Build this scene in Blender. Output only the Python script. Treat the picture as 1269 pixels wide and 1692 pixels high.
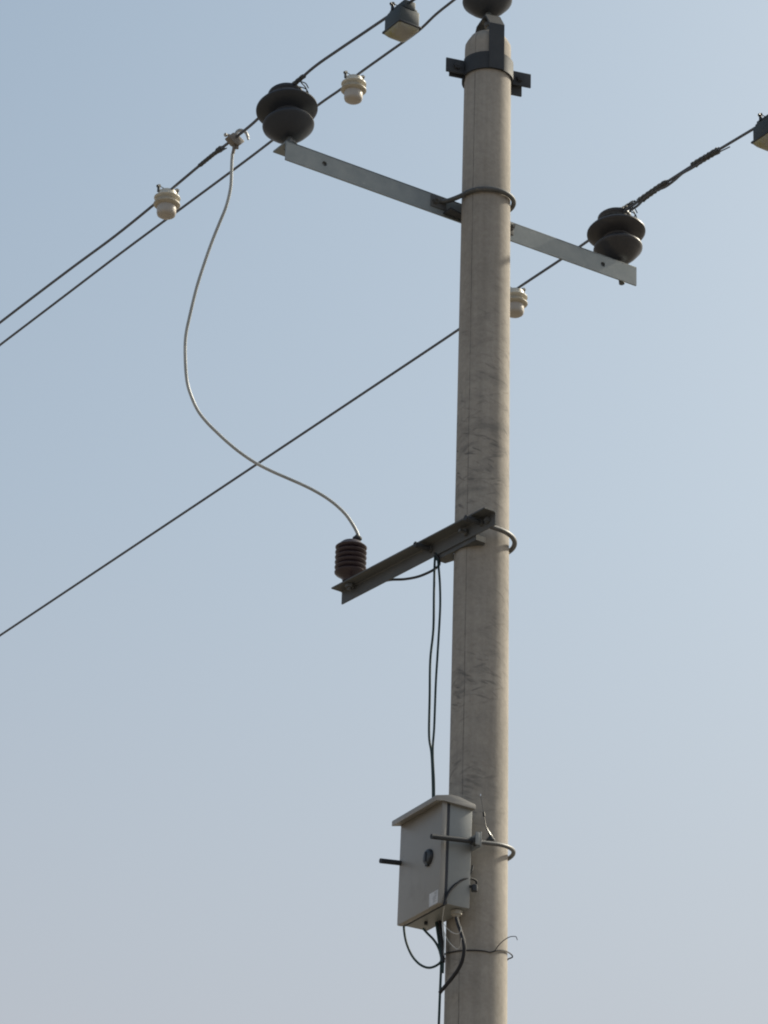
import bpy, bmesh, math, random
from math import radians as R, sin, cos, pi, hypot, tan
from mathutils import Vector, Matrix, Quaternion
for _o in list(bpy.data.objects): bpy.data.objects.remove(_o)
sc = bpy.context.scene
C = sc.collection
random.seed(7)

# ------------------------------------------------------------ camera
cam_d = bpy.data.cameras.new('camera'); cam = bpy.data.objects.new('camera', cam_d); C.objects.link(cam)
sc.camera = cam
TH, RO = R(25.0), R(2.0)
fw = Vector((0, cos(TH), sin(TH))); rt0 = Vector((1, 0, 0)); up0 = Vector((0, -sin(TH), cos(TH)))
rt = rt0*cos(RO) + up0*sin(RO); up = -rt0*sin(RO) + up0*cos(RO)
m3 = Matrix((rt, up, -fw)).transposed()
cam.matrix_world = Matrix.Translation((0, 0, 1.6)) @ m3.to_4x4()
cam_d.sensor_fit = 'VERTICAL'; cam_d.sensor_height = 24.0
cam_d.lens = 24.0*6000.0/1692.0
cam_d.clip_start = 0.1; cam_d.clip_end = 6000.0

# ------------------------------------------------------------ light
SUN_AZ, SUN_EL = R(59), R(38)
w = bpy.data.worlds.new('World'); sc.world = w; w.use_nodes = True
nt = w.node_tree; nt.nodes.clear()
sky = nt.nodes.new('ShaderNodeTexSky'); sky.sky_type = 'NISHITA'; sky.sun_disc = False
sky.sun_elevation = SUN_EL; sky.sun_rotation = SUN_AZ
sky.altitude = 0; sky.air_density = 1.0; sky.dust_density = 3.0; sky.ozone_density = 1.0
bg = nt.nodes.new('ShaderNodeBackground'); bg.inputs['Strength'].default_value = 0.15
wo = nt.nodes.new('ShaderNodeOutputWorld')
# dusty haze low in the sky: the blue greys out towards the horizon
tcw = nt.nodes.new('ShaderNodeTexCoord'); sxw = nt.nodes.new('ShaderNodeSeparateXYZ')
nt.links.new(tcw.outputs['Generated'], sxw.inputs[0])
hr = nt.nodes.new('ShaderNodeValToRGB'); nt.links.new(sxw.outputs[2], hr.inputs[0])
he = hr.color_ramp.elements
he[0].position = 0.0; he[0].color = (.88, .88, .88, 1)
he[1].position = 1.0; he[1].color = (0, 0, 0, 1)
for p_, v_ in ((.29, .64), (.42, .26), (.56, .06)):
    e_ = he.new(p_); e_.color = (v_, v_, v_, 1)
tint = nt.nodes.new('ShaderNodeMix'); tint.data_type = 'RGBA'; tint.blend_type = 'MULTIPLY'; tint.inputs[0].default_value = 1.0
tint.inputs[7].default_value = (1.18, 1.185, 1.01, 1)
hz_ = nt.nodes.new('ShaderNodeMix'); hz_.data_type = 'RGBA'
hz_.inputs[7].default_value = (3.25, 3.17, 3.40, 1)
nt.links.new(sky.outputs[0], tint.inputs[6]); nt.links.new(hr.outputs[0], hz_.inputs[0]); nt.links.new(tint.outputs[2], hz_.inputs[6])
nt.links.new(hz_.outputs[2], bg.inputs['Color']); nt.links.new(bg.outputs[0], wo.inputs['Surface'])
sl = bpy.data.lights.new('sun', 'SUN'); sl.energy = 5.0; sl.angle = R(1.2); sl.color = (1.0, 0.93, 0.78)
so = bpy.data.objects.new('sun', sl); C.objects.link(so)
SV = Vector((sin(SUN_AZ)*cos(SUN_EL), cos(SUN_AZ)*cos(SUN_EL), sin(SUN_EL)))
so.rotation_euler = SV.to_track_quat('Z', 'Y').to_euler(); so.location = (6, 8, 14)
sc.view_settings.view_transform = 'Standard'; sc.view_settings.look = 'None'
sc.view_settings.exposure = 0.0; sc.view_settings.gamma = 1.0
sc.cycles.filter_width = 2.0

# ------------------------------------------------------------ materials
def new_mat(name):
    m = bpy.data.materials.new(name); m.use_nodes = True
    n = m.node_tree; b = n.nodes['Principled BSDF']
    return m, n, b
def N(n, t, **kw):
    x = n.nodes.new(t)
    for k, v in kw.items():
        if k in x.inputs: x.inputs[k].default_value = v
        else: setattr(x, k, v)
    return x
def ramp(n, fac, stops):
    r = n.nodes.new('ShaderNodeValToRGB'); e = r.color_ramp.elements
    while len(e) < len(stops): e.new(0.5)
    for i, (p, c) in enumerate(stops):
        e[i].position = p; e[i].color = c if len(c) == 4 else (*c, 1)
    n.links.new(fac, r.inputs[0]); return r
def mixc(n, fac, a, b, mode='MIX'):
    x = n.nodes.new('ShaderNodeMix'); x.data_type = 'RGBA'; x.blend_type = mode
    for sock, v in ((0, fac), (6, a), (7, b)):
        if isinstance(v, (int, float)): x.inputs[sock].default_value = v
        elif isinstance(v, tuple): x.inputs[sock].default_value = (*v, 1) if len(v) == 3 else v
        else: n.links.new(v, x.inputs[sock])
    return x.outputs[2]
def math_(n, op, a, b=0.0, c=None):
    x = n.nodes.new('ShaderNodeMath'); x.operation = op
    for i, v in enumerate((a, b) if c is None else (a, b, c)):
        if isinstance(v, (int, float)): x.inputs[i].default_value = v
        else: n.links.new(v, x.inputs[i])
    return x.outputs[0]

def worn(name, c1, c2, scale=20, rough=0.5, metal=0.0, spots=None, spot_scale=60, spot_lo=.62, spot_hi=.72, bump=0.0, coat=0.0, spec=0.5, stretch=(1,1,1)):
    m, n, b = new_mat(name)
    tc = N(n, 'ShaderNodeTexCoord'); mp = N(n, 'ShaderNodeMapping'); mp.inputs['Scale'].default_value = stretch
    n.links.new(tc.outputs['Object'], mp.inputs[0])
    ns = N(n, 'ShaderNodeTexNoise', Scale=scale, Detail=6.0, Roughness=0.6); n.links.new(mp.outputs[0], ns.inputs['Vector'])
    r = ramp(n, ns.outputs['Fac'], [(0.3, c1), (0.7, c2)])
    col = r.outputs[0]
    if spots:
        n2 = N(n, 'ShaderNodeTexNoise', Scale=spot_scale, Detail=4.0, Roughness=0.7); n.links.new(mp.outputs[0], n2.inputs['Vector'])
        r2 = ramp(n, n2.outputs['Fac'], [(spot_lo, (0, 0, 0)), (spot_hi, (1, 1, 1))])
        col = mixc(n, r2.outputs[0], col, spots)
    n.links.new(col, b.inputs['Base Color'])
    rr = N(n, 'ShaderNodeMapRange'); rr.inputs['To Min'].default_value = max(rough-.1, .02); rr.inputs['To Max'].default_value = min(rough+.12, 1)
    n.links.new(ns.outputs['Fac'], rr.inputs['Value']); n.links.new(rr.outputs[0], b.inputs['Roughness'])
    b.inputs['Metallic'].default_value = metal; b.inputs['Specular IOR Level'].default_value = spec
    b.inputs['Coat Weight'].default_value = coat
    if bump:
        bp = N(n, 'ShaderNodeBump', Strength=bump, Distance=0.002); n.links.new(ns.outputs['Fac'], bp.inputs['Height']); n.links.new(bp.outputs[0], b.inputs['Normal'])
    return m

def concrete():
    m, n, b = new_mat('cast_concrete')
    tc = N(n, 'ShaderNodeTexCoord'); sx = N(n, 'ShaderNodeSeparateXYZ'); n.links.new(tc.outputs['Object'], sx.inputs[0])
    ang = math_(n, 'ARCTAN2', sx.outputs[0], math_(n, 'MULTIPLY', sx.outputs[1], -1.0))   # 0 = towards -Y, grows to +X
    arc = math_(n, 'MULTIPLY', ang, 0.092)
    z = sx.outputs[2]
    cb = N(n, 'ShaderNodeCombineXYZ'); n.links.new(arc, cb.inputs[0]); n.links.new(z, cb.inputs[1])
    # broad tone changes
    n1 = N(n, 'ShaderNodeTexNoise', Scale=2.2, Detail=8.0, Roughness=0.62); n.links.new(tc.outputs['Object'], n1.inputs['Vector'])
    base = ramp(n, n1.outputs['Fac'], [(0.28, (.325, .298, .265)), (0.5, (.385, .353, .313)), (0.74, (.435, .40, .355))]).outputs[0]
    n2 = N(n, 'ShaderNodeTexNoise', Scale=55.0, Detail=8.0, Roughness=0.75); n.links.new(tc.outputs['Object'], n2.inputs['Vector'])
    base = mixc(n, 0.55, base, ramp(n, n2.outputs['Fac'], [(0.25, (.62, .62, .62)), (0.7, (1.12, 1.12, 1.12))]).outputs[0], 'MULTIPLY')
    # vertical run streaks
    mv = N(n, 'ShaderNodeMapping'); mv.inputs['Scale'].default_value = (38, 1.1, 1); n.links.new(cb.outputs[0], mv.inputs[0])
    n3 = N(n, 'ShaderNodeTexNoise', Scale=1.0, Detail=5.0, Roughness=0.6); n.links.new(mv.outputs[0], n3.inputs['Vector'])
    base = mixc(n, 0.35, base, ramp(n, n3.outputs['Fac'], [(0.3, (.72, .71, .70)), (0.6, (1.05, 1.05, 1.05))]).outputs[0], 'MULTIPLY')
    # sling scuffs: short slanted dark strokes at two slopes, gathered in patches
    mask_n = N(n, 'ShaderNodeTexNoise', Scale=2.6, Detail=2.0); n.links.new(tc.outputs['Object'], mask_n.inputs['Vector'])
    hz = N(n, 'ShaderNodeMapRange'); hz.inputs['From Min'].default_value = 7.75; hz.inputs['From Max'].default_value = 7.2
    n.links.new(z, hz.inputs['Value'])
    mid = N(n, 'ShaderNodeMapRange'); mid.inputs['From Min'].default_value = 7.35; mid.inputs['From Max'].default_value = 6.75
    mid.inputs['To Min'].default_value = -.06; mid.inputs['To Max'].default_value = .10; n.links.new(z, mid.inputs['Value'])
    low = N(n, 'ShaderNodeMapRange'); low.inputs['From Min'].default_value = 6.7; low.inputs['From Max'].default_value = 6.3
    low.inputs['To Max'].default_value = -.17; n.links.new(z, low.inputs['Value'])
    bias = math_(n, 'ADD', mid.outputs[0], low.outputs[0])
    mask = ramp(n, math_(n, 'ADD', mask_n.outputs['Fac'], bias), [(0.38, (0, 0, 0)), (0.60, (1, 1, 1))]).outputs[0]
    tot = None
    for rot, sc_, off in ((.24, (9, 44, 1), 3.1), (-.34, (8, 40, 1), 8.7), (.50, (10, 46, 1), 15.3)):
        ms = N(n, 'ShaderNodeMapping'); ms.vector_type = 'POINT'
        vr = N(n, 'ShaderNodeVectorRotate'); vr.rotation_type = 'Z_AXIS'; vr.inputs['Angle'].default_value = rot
        n.links.new(cb.outputs[0], vr.inputs['Vector'])
        ms.inputs['Scale'].default_value = sc_; ms.inputs['Location'].default_value = (off, off, 0)
        n.links.new(vr.outputs[0], ms.inputs[0])
        q = N(n, 'ShaderNodeTexNoise', Scale=1.0, Detail=3.0, Roughness=0.55); n.links.new(ms.outputs[0], q.inputs['Vector'])
        s_ = ramp(n, q.outputs['Fac'], [(0.59, (0, 0, 0)), (0.70, (1, 1, 1))]).outputs[0]
        tot = s_ if tot is None else math_(n, 'MAXIMUM', tot, s_)
    scuff = math_(n, 'MULTIPLY', math_(n, 'MULTIPLY', tot, mask), math_(n, 'MULTIPLY', hz.outputs[0], 0.70))
    base = mixc(n, scuff, base, (.085, .083, .085))
    # broad soft rub marks under the strokes
    mb_ = N(n, 'ShaderNodeMapping'); mb_.inputs['Scale'].default_value = (9, 17, 1); n.links.new(cb.outputs[0], mb_.inputs[0])
    qb = N(n, 'ShaderNodeTexNoise', Scale=1.0, Detail=4.0, Roughness=0.6); n.links.new(mb_.outputs[0], qb.inputs['Vector'])
    rub = math_(n, 'MULTIPLY', ramp(n, qb.outputs['Fac'], [(0.48, (0, 0, 0)), (0.68, (1, 1, 1))]).outputs[0], math_(n, 'MULTIPLY', mask, math_(n, 'MULTIPLY', hz.outputs[0], 0.62)))
    base = mixc(n, rub, base, (.15, .145, .14))
    # mould seam down the left front, with leaked grout
    wob = N(n, 'ShaderNodeTexNoise', Scale=9.0, Detail=4.0); n.links.new(tc.outputs['Object'], wob.inputs['Vector'])
    sd = math_(n, 'ABSOLUTE', math_(n, 'ADD', math_(n, 'SUBTRACT', arc, -.0555), math_(n, 'MULTIPLY', math_(n, 'SUBTRACT', wob.outputs['Fac'], .5), .004)))
    seam = ramp(n, math_(n, 'MULTIPLY', sd, 100.0), [(0.06, (1, 1, 1)), (0.26, (0, 0, 0))]).outputs[0]
    gaps = ramp(n, n3.outputs['Fac'], [(0.2, (.35, .35, .35)), (0.55, (1, 1, 1))]).outputs[0]
    sn = N(n, 'ShaderNodeTexNoise', Scale=14.0, Detail=6.0, Roughness=0.7); n.links.new(tc.outputs['Object'], sn.inputs['Vector'])
    sg = ramp(n, sn.outputs['Fac'], [(0.35, (.25, .25, .25)), (0.6, (1, 1, 1))]).outputs[0]
    base = mixc(n, math_(n, 'MULTIPLY', seam, math_(n, 'MULTIPLY', sg, 0.7)), base, (.10, .095, .09))
    n.links.new(base, b.inputs['Base Color'])
    b.inputs['Roughness'].default_value = 0.92; b.inputs['Specular IOR Level'].default_value = 0.25
    bp = N(n, 'ShaderNodeBump', Strength=0.35, Distance=0.003)
    hgt = math_(n, 'SUBTRACT', n2.outputs['Fac'], math_(n, 'MULTIPLY', seam, .8))
    n.links.new(hgt, bp.inputs['Height']); n.links.new(bp.outputs[0], b.inputs['Normal'])
    return m

M = {}
M['concrete'] = concrete()
M['galv'] = worn('galvanized_steel', (.20, .225, .235), (.29, .315, .32), 14, .55, .35, spots=(.34, .36, .36), spot_scale=45, bump=.1)
M['galv_dark'] = worn('weathered_steel', (.075, .08, .083), (.13, .133, .133), 16, .6, .1, spots=(.20, .17, .13), spot_scale=40, bump=.15)
M['arm_dark'] = worn('weathered_angle_steel', (.080, .084, .086), (.132, .136, .136), 10, .6, .1, spots=(.16, .145, .12), spot_scale=30, bump=.15, stretch=(1, .25, 1))
M['hoop'] = worn('grey_steel_rod', (.075, .08, .088), (.13, .135, .14), 22, .5, .15, spots=(.25, .2, .15), spot_scale=60, bump=.1)
M['black_steel'] = worn('black_painted_steel', (.027, .031, .038), (.046, .051, .058), 18, .7, .0, spots=(.10, .095, .085), spot_scale=50, spot_lo=.66, spot_hi=.78, bump=.15)
M['glaze'] = worn('dark_glazed_porcelain', (.032, .037, .047), (.046, .052, .063), 8, .42, 0, spots=(.06, .06, .06), spot_scale=30, spot_lo=.66, spot_hi=.8, spec=.35)
M['glaze_brown'] = worn('brown_glazed_porcelain', (.038, .038, .043), (.056, .055, .059), 9, .38, 0, spots=(.075, .068, .06), spot_scale=35, spot_lo=.64, spot_hi=.8, spec=.4)
M['oxblood'] = worn('maroon_resin', (.036, .024, .030), (.052, .033, .038), 12, .35, 0, spots=(.10, .07, .06), spot_scale=40, spot_lo=.64, spot_hi=.8)
M['cream'] = worn('cream_plastic', (.56, .535, .46), (.66, .635, .56), 20, .38, 0, spots=(.45, .40, .30), spot_scale=24, spot_lo=.56, spot_hi=.75)
M['tan'] = worn('aged_tan_plastic', (.38, .34, .27), (.50, .46, .37), 26, .45, 0)
M['milky'] = worn('milky_plastic', (.39, .36, .325), (.48, .45, .41), 16, .35, 0, spots=(.37, .31, .25), spot_scale=14)
M['teal_black'] = worn('dark_green_black_plastic', (.024, .033, .038), (.042, .054, .058), 20, .5, 0, spots=(.08, .09, .085), spot_scale=40, spot_lo=.64, spot_hi=.8)
M['pale_dome'] = worn('pale_yellowed_plastic', (.27, .265, .245), (.34, .335, .305), 14, .35, 0, spots=(.30, .28, .13), spot_scale=18, spot_lo=.5, spot_hi=.7)
M['wire'] = worn('weathered_wire_sheath', (.075, .082, .100), (.125, .132, .150), 30, .55, 0)
M['wrap'] = worn('wrapped_wire', (.055, .058, .06), (.11, .11, .105), 60, .55, .1, spots=(.2, .2, .18), spot_scale=90)
M['alu'] = worn('aluminium_clamp', (.34, .33, .31), (.48, .47, .44), 30, .5, .5, spots=(.24, .2, .15), spot_scale=50)
M['clampbody'] = worn('grey_brown_clamp_body', (.16, .14, .12), (.24, .21, .18), 30, .5, .1)
M['pale_sheath'] = worn('pale_grey_cable_sheath', (.34, .36, .36), (.47, .49, .49), 12, .4, 0, spots=(.55, .57, .57), spot_scale=25)
M['slate_cable'] = worn('dark_slate_cable_sheath', (.016, .040, .042), (.034, .068, .068), 20, .5, 0, spec=.35)
M['black_cable'] = worn('black_cable_sheath', (.016, .017, .021), (.030, .031, .036), 20, .6, 0, spec=.3)
M['white_wire'] = worn('white_thin_wire', (.55, .55, .52), (.72, .72, .70), 30, .4, 0)
M['paint'] = worn('grey_painted_sheet_metal', (.275, .262, .243), (.31, .297, .276), 5, .42, 0, spots=(.24, .225, .205), spot_scale=9, spot_lo=.55, spot_hi=.8, bump=.04)  # warm ground bounce on the box front is put into this colour
M['paint_bluish_light'] = worn('grey_paint_in_bluish_light', (.235, .247, .246), (.272, .284, .281), 6, .42, 0, spots=(.21, .215, .21), spot_scale=10, spot_lo=.55, spot_hi=.8, bump=.04)  # same grey paint, with the bluish light on the side put into the colour
M['gasket'] = worn('black_rubber_gasket', (.018, .022, .032), (.030, .034, .045), 30, .6, 0)
M['blackplastic'] = worn('black_plastic', (.014, .017, .022), (.026, .030, .036), 30, .35, 0)
M['label'] = worn('white_paper_label', (.55, .55, .56), (.66, .66, .67), 40, .6, 0)
M['ink'] = worn('grey_ink', (.30, .30, .31), (.36, .36, .37), 60, .7, 0)
M['gland'] = worn('cream_cable_gland', (.32, .30, .26), (.38, .36, .31), 30, .6, 0)
M['chrome'] = worn('bright_plated_steel', (.5, .5, .5), (.6, .6, .6), 30, .15, 1.0)
def ground_mat():
    m, n, b = new_mat('dry_soil')
    tc = N(n, 'ShaderNodeTexCoord')
    a = N(n, 'ShaderNodeTexNoise', Scale=.12, Detail=8.0); n.links.new(tc.outputs['Object'], a.inputs['Vector'])
    c = N(n, 'ShaderNodeTexNoise', Scale=2.5, Detail=10.0, Roughness=.7); n.links.new(tc.outputs['Object'], c.inputs['Vector'])
    col = ramp(n, a.outputs['Fac'], [(.35, (.135, .118, .10)), (.55, (.17, .148, .122)), (.72, (.095, .095, .07))]).outputs[0]
    col = mixc(n, .5, col, ramp(n, c.outputs['Fac'], [(.3, (.6, .6, .6)), (.7, (1.2, 1.2, 1.2))]).outputs[0], 'MULTIPLY')
    n.links.new(col, b.inputs['Base Color']); b.inputs['Roughness'].default_value = .95
    bp = N(n, 'ShaderNodeBump', Strength=.6, Distance=.05); n.links.new(c.outputs['Fac'], bp.inputs['Height']); n.links.new(bp.outputs[0], b.inputs['Normal'])
    return m
M['ground'] = ground_mat()

# ------------------------------------------------------------ mesh builder
def catmull(pts, k=6):
    P = [Vector(p) for p in pts]
    if len(P) < 3: return P
    out = []
    for i in range(len(P)-1):
        p0 = P[i-1] if i > 0 else P[0]*2 - P[1]
        p1, p2 = P[i], P[i+1]
        p3 = P[i+2] if i+2 < len(P) else P[-1]*2 - P[-2]
        for j in range(k):
            t = j/k
            out.append(0.5*((2*p1) + (p2-p0)*t + (2*p0-5*p1+4*p2-p3)*t*t + (3*p1-p0-3*p2+p3)*t**3))
    out.append(P[-1]); return out

class MB:
    def __init__(s): s.v = []; s.f = []
    def add(s, vs, fs):
        o = len(s.v); s.v += [Vector(v) for v in vs]; s.f += [[i+o for i in f] for f in fs]; return s
    def tube(s, pts, r, n=10, smooth=0, closed=False):
        P = catmull(pts, smooth) if smooth else [Vector(p) for p in pts]
        k = len(P); rs = r if isinstance(r, (list, tuple)) else [r]*k
        if len(rs) != k: rs = [rs[min(int(i*len(rs)/k), len(rs)-1)] for i in range(k)]
        T = []
        for i in range(k):
            a = P[i-1] if (i > 0 or closed) else P[i]; b = P[(i+1) % k] if (i < k-1 or closed) else P[i]
            d = b - a; T.append(d.normalized() if d.length > 1e-9 else Vector((0, 0, 1)))
        ref = Vector((0, 0, 1)) if abs(T[0].z) < .9 else Vector((1, 0, 0))
        u = (ref - T[0]*ref.dot(T[0])).normalized(); vs = []
        for i in range(k):
            if i: q = T[i-1].rotation_difference(T[i]); u = q @ u; u = (u - T[i]*u.dot(T[i])).normalized()
            vv = T[i].cross(u)
            for j in range(n):
                an = 2*pi*j/n; vs.append(P[i] + (u*cos(an) + vv*sin(an))*rs[i])
        fs = []
        for i in range(k if closed else k-1):
            for j in range(n):
                a, b = i*n+j, i*n+(j+1) % n; c, d = ((i+1) % k)*n+(j+1) % n, ((i+1) % k)*n+j
                fs.append([a, b, c, d])
        if not closed: fs += [list(range(n))[::-1], list(range((k-1)*n, k*n))]
        return s.add(vs, fs)
    def lathe(s, prof, n=40, M_=None):
        vs, fs = [], []; rings = []
        for r, z in prof:
            if r < 1e-6: rings.append([len(vs)]); vs.append(Vector((0, 0, z)))
            else:
                rings.append(list(range(len(vs), len(vs)+n)))
                vs += [Vector((r*cos(2*pi*j/n), r*sin(2*pi*j/n), z)) for j in range(n)]
        for A, B in zip(rings, rings[1:]):
            for j in range(n):
                if len(A) == 1 and len(B) == 1: continue
                if len(A) == 1: fs.append([A[0], B[(j+1) % n], B[j]])
                elif len(B) == 1: fs.append([A[j], A[(j+1) % n], B[0]])
                else: fs.append([A[j], A[(j+1) % n], B[(j+1) % n], B[j]])
        if len(rings[0]) > 1: fs.append(rings[0][::-1])
        if len(rings[-1]) > 1: fs.append(rings[-1])
        if M_ is not None: vs = [M_ @ v for v in vs]
        return s.add(vs, fs)
    def box(s, lo, hi, bev=0.0, M_=None):
        bm = bmesh.new(); bmesh.ops.create_cube(bm, size=1)
        for v in bm.verts: v.co = Vector([lo[i] + (v.co[i]+.5)*(hi[i]-lo[i]) for i in range(3)])
        if bev: bmesh.ops.bevel(bm, geom=bm.edges[:], offset=bev, segments=2, affect='EDGES', profile=.6)
        bm.verts.index_update()
        vs = [v.co.copy() for v in bm.verts]; fs = [[v.index for v in f.verts] for f in bm.faces]; bm.free()
        if M_ is not None: vs = [M_ @ v for v in vs]
        return s.add(vs, fs)
    def prism(s, poly, a0, a1, axis=2, M_=None, bev=0.0):
        # polygon in the plane across `axis`, extruded from a0 to a1
        bm = bmesh.new()
        def P3(p, h):
            return {2: Vector((p[0], p[1], h)), 1: Vector((p[0], h, p[1])), 0: Vector((h, p[0], p[1]))}[axis]
        lo = [bm.verts.new(P3(p, a0)) for p in poly]; hi = [bm.verts.new(P3(p, a1)) for p in poly]; k = len(poly)
        bm.faces.new(lo[::-1]); bm.faces.new(hi)
        for i in range(k): bm.faces.new([lo[i], lo[(i+1) % k], hi[(i+1) % k], hi[i]])
        if bev:
            bmesh.ops.bevel(bm, geom=bm.edges[:], offset=bev, segments=2, affect='EDGES', profile=.6)
        bmesh.ops.recalc_face_normals(bm, faces=bm.faces[:]); bm.verts.index_update()
        vs = [v.co.copy() for v in bm.verts]; fs = [[v.index for v in f.verts] for f in bm.faces]; bm.free()
        if M_ is not None: vs = [M_ @ v for v in vs]
        return s.add(vs, fs)
    def hexnut(s, c, axis, r, h):
        ax = Vector(axis).normalized(); q = Vector((0, 0, 1)).rotation_difference(ax)
        vs = [Vector(c) + q @ Vector((r*cos(pi/3*j), r*sin(pi/3*j), z)) for z in (0, h) for j in range(6)]
        fs = [[5, 4, 3, 2, 1, 0], [6, 7, 8, 9, 10, 11]] + [[j, (j+1) % 6, 6+(j+1) % 6, 6+j] for j in range(6)]
        return s.add(vs, fs)
    def helix(s, path, r_off, turns, r_wire, n=5, per=9, phase=0.0):
        P = [Vector(p) for p in path]; L = [0]
        for a, b in zip(P, P[1:]): L.append(L[-1]+(b-a).length)
        tot = int(turns*per); pts = []
        for i in range(tot+1):
            l = L[-1]*i/tot; k = max(j for j in range(len(L)) if L[j] <= l + 1e-9); k = min(k, len(P)-2)
            t = (l-L[k])/max(L[k+1]-L[k], 1e-9); p = P[k].lerp(P[k+1], t); d = (P[k+1]-P[k]).normalized()
            u = (Vector((0, 0, 1)) - d*d.z).normalized(); vv = d.cross(u); an = 2*pi*i/per + phase
            ro = r_off*(1 + .12*sin(i*.9))
            pts.append(p + (u*cos(an)+vv*sin(an))*ro)
        return s.tube(pts, r_wire, n)
    def build(s, name, mat, parent=None, loc=(0, 0, 0), rot=(0, 0, 0), sharp=35):
        me = bpy.data.meshes.new(name); me.from_pydata([tuple(v) for v in s.v], [], s.f); me.validate(); me.update()
        bm = bmesh.new(); bm.from_mesh(me); bmesh.ops.recalc_face_normals(bm, faces=bm.faces[:]); bm.to_mesh(me); bm.free()
        me.polygons.foreach_set('use_smooth', [True]*len(me.polygons)); me.set_sharp_from_angle(angle=R(sharp))
        me.materials.append(mat)
        o = bpy.data.objects.new(name, me); C.objects.link(o); o.location = loc; o.rotation_euler = rot
        if parent: o.parent = parent
        return o
def tag(o, label, cat, group=None):
    o['label'] = label; o['category'] = cat
    if group: o['group'] = group
    return o
def thing(name, label, cat, loc=(0, 0, 0), rot=(0, 0, 0), group=None):
    o = bpy.data.objects.new(name, None); C.objects.link(o); o.empty_display_size = .05
    o.location = loc; o.rotation_euler = rot
    return tag(o, label, cat, group)
def dup(root, loc, rot, label):
    def cp(o, par):
        c = o.copy(); C.objects.link(c)
        if par: c.parent = par
        for k in o.children: cp(k, c)
        return c
    r = cp(root, None); r.location = loc; r.rotation_euler = rot; r['label'] = label
    return r

# ------------------------------------------------------------ frames
P0 = Vector((.328, 11.0, 0.0))                 # the pole's axis
LEAN = .0087                                   # the pole leans very slightly
def PX(z): return Vector((-(z-6.7)*LEAN, 0, 0))
RZ = R(32.65)                                  # the crossarm's direction; x' along the crossarm, y' along the wires
A_ = Vector((cos(RZ), sin(RZ), 0)); D_ = Vector((-sin(RZ), cos(RZ), 0))
def W3(p): return P0 + A_*p[0] + D_*p[1] + Vector((0, 0, p[2]))     # pole frame -> world
def rad(z): return (.165 + (8.435-z)*.00982)/2
def cable(name, pts, r, mat, label, cat, group=None, n=9, k=6, sub=None):
    o = W3(pts[0]); mb = MB(); mb.tube([W3(p)-o for p in pts], r, n, smooth=k)
    ob = mb.build(name, mat, None, o); return tag(ob, label, cat, group)
# measured runs in the pole frame (along the crossarm, along the wires, height), metres
w1 = [(-0.745, 2.2567, 8.1822), (-0.745, 1.9611, 8.1766), (-0.745, 1.651, 8.1684), (-0.745, 1.3512, 8.1578), (-0.745, 1.0759, 8.1593), (-0.745, 0.9678, 8.1648), (-0.745, 0.8269, 8.1692), (-0.745, 0.6589, 8.172), (-0.745, 0.5017, 8.1685), (-0.745, 0.372, 8.1696), (-0.745, 0.2534, 8.185), (-0.745, 0.1084, 8.1936), (-0.745, -0.0188, 8.2001), (-0.745, -0.1718, 8.19), (-0.745, -0.3219, 8.1776), (-0.745, -0.4691, 8.1655), (-0.745, -0.5598, 8.1559), (-0.745, -0.6493, 8.1489)]
w2 = [(-0.018, 3.7459, 8.9383), (-0.018, 3.196, 8.929), (-0.018, 2.6745, 8.9202), (-0.018, 2.1787, 8.9059), (-0.018, 1.7076, 8.8923), (-0.018, 1.4809, 8.8886), (-0.018, 1.1512, 8.886), (-0.018, 0.9796, 8.8766), (-0.018, 0.8749, 8.8831), (-0.018, 0.6676, 8.8743), (-0.018, 0.4651, 8.8656), (-0.018, 0.3466, 8.8776), (-0.018, 0.2293, 8.8788)]
w3 = [(0.663, 4.8935, 8.1199), (0.663, 4.0376, 8.1229), (0.663, 3.2456, 8.1257), (0.663, 2.5108, 8.1283), (0.663, 1.8271, 8.1308), (0.663, 1.1484, 8.1341), (0.663, 0.7877, 8.1432), (0.663, 0.4976, 8.1441), (0.663, 0.343, 8.1463), (0.663, 0.1801, 8.1535), (0.663, 0.0889, 8.1697), (0.663, -0.0909, 8.1741), (0.663, -0.3192, 8.1712), (0.663, -0.4905, 8.1633), (0.663, -0.6583, 8.1557), (0.663, -0.7212, 8.1542), (0.663, -0.7901, 8.152)]
jumper = [(-0.7377, 0.5253, 8.1183), (-0.7348, 0.5312, 8.0876), (-0.7308, 0.5368, 8.0549), (-0.7245, 0.5476, 7.996), (-0.7269, 0.566, 7.9305), (-0.7378, 0.5908, 7.8651), (-0.7487, 0.6154, 7.7999), (-0.759, 0.6436, 7.7197), (-0.7672, 0.6707, 7.6376), (-0.7714, 0.6988, 7.5407), (-0.772, 0.7187, 7.4657), (-0.7621, 0.7315, 7.3912), (-0.7434, 0.7416, 7.3068), (-0.7201, 0.7421, 7.2506), (-0.6925, 0.7384, 7.2036), (-0.6608, 0.7306, 7.168), (-0.6259, 0.7206, 7.1371), (-0.5912, 0.7104, 7.1085), (-0.5527, 0.6986, 7.0803), (-0.5147, 0.6864, 7.0566), (-0.4771, 0.6739, 7.0372), (-0.4317, 0.6583, 7.0189), (-0.3803, 0.6403, 7.0015), (-0.3289, 0.6223, 6.984), (-0.2875, 0.6081, 6.9674), (-0.2457, 0.5941, 6.9463), (-0.2096, 0.5827, 6.9223), (-0.177, 0.5734, 6.8934), (-0.1517, 0.5679, 6.8616), (-0.1349, 0.5652, 6.8354), (-0.1239, 0.5651, 6.8108)]
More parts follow.
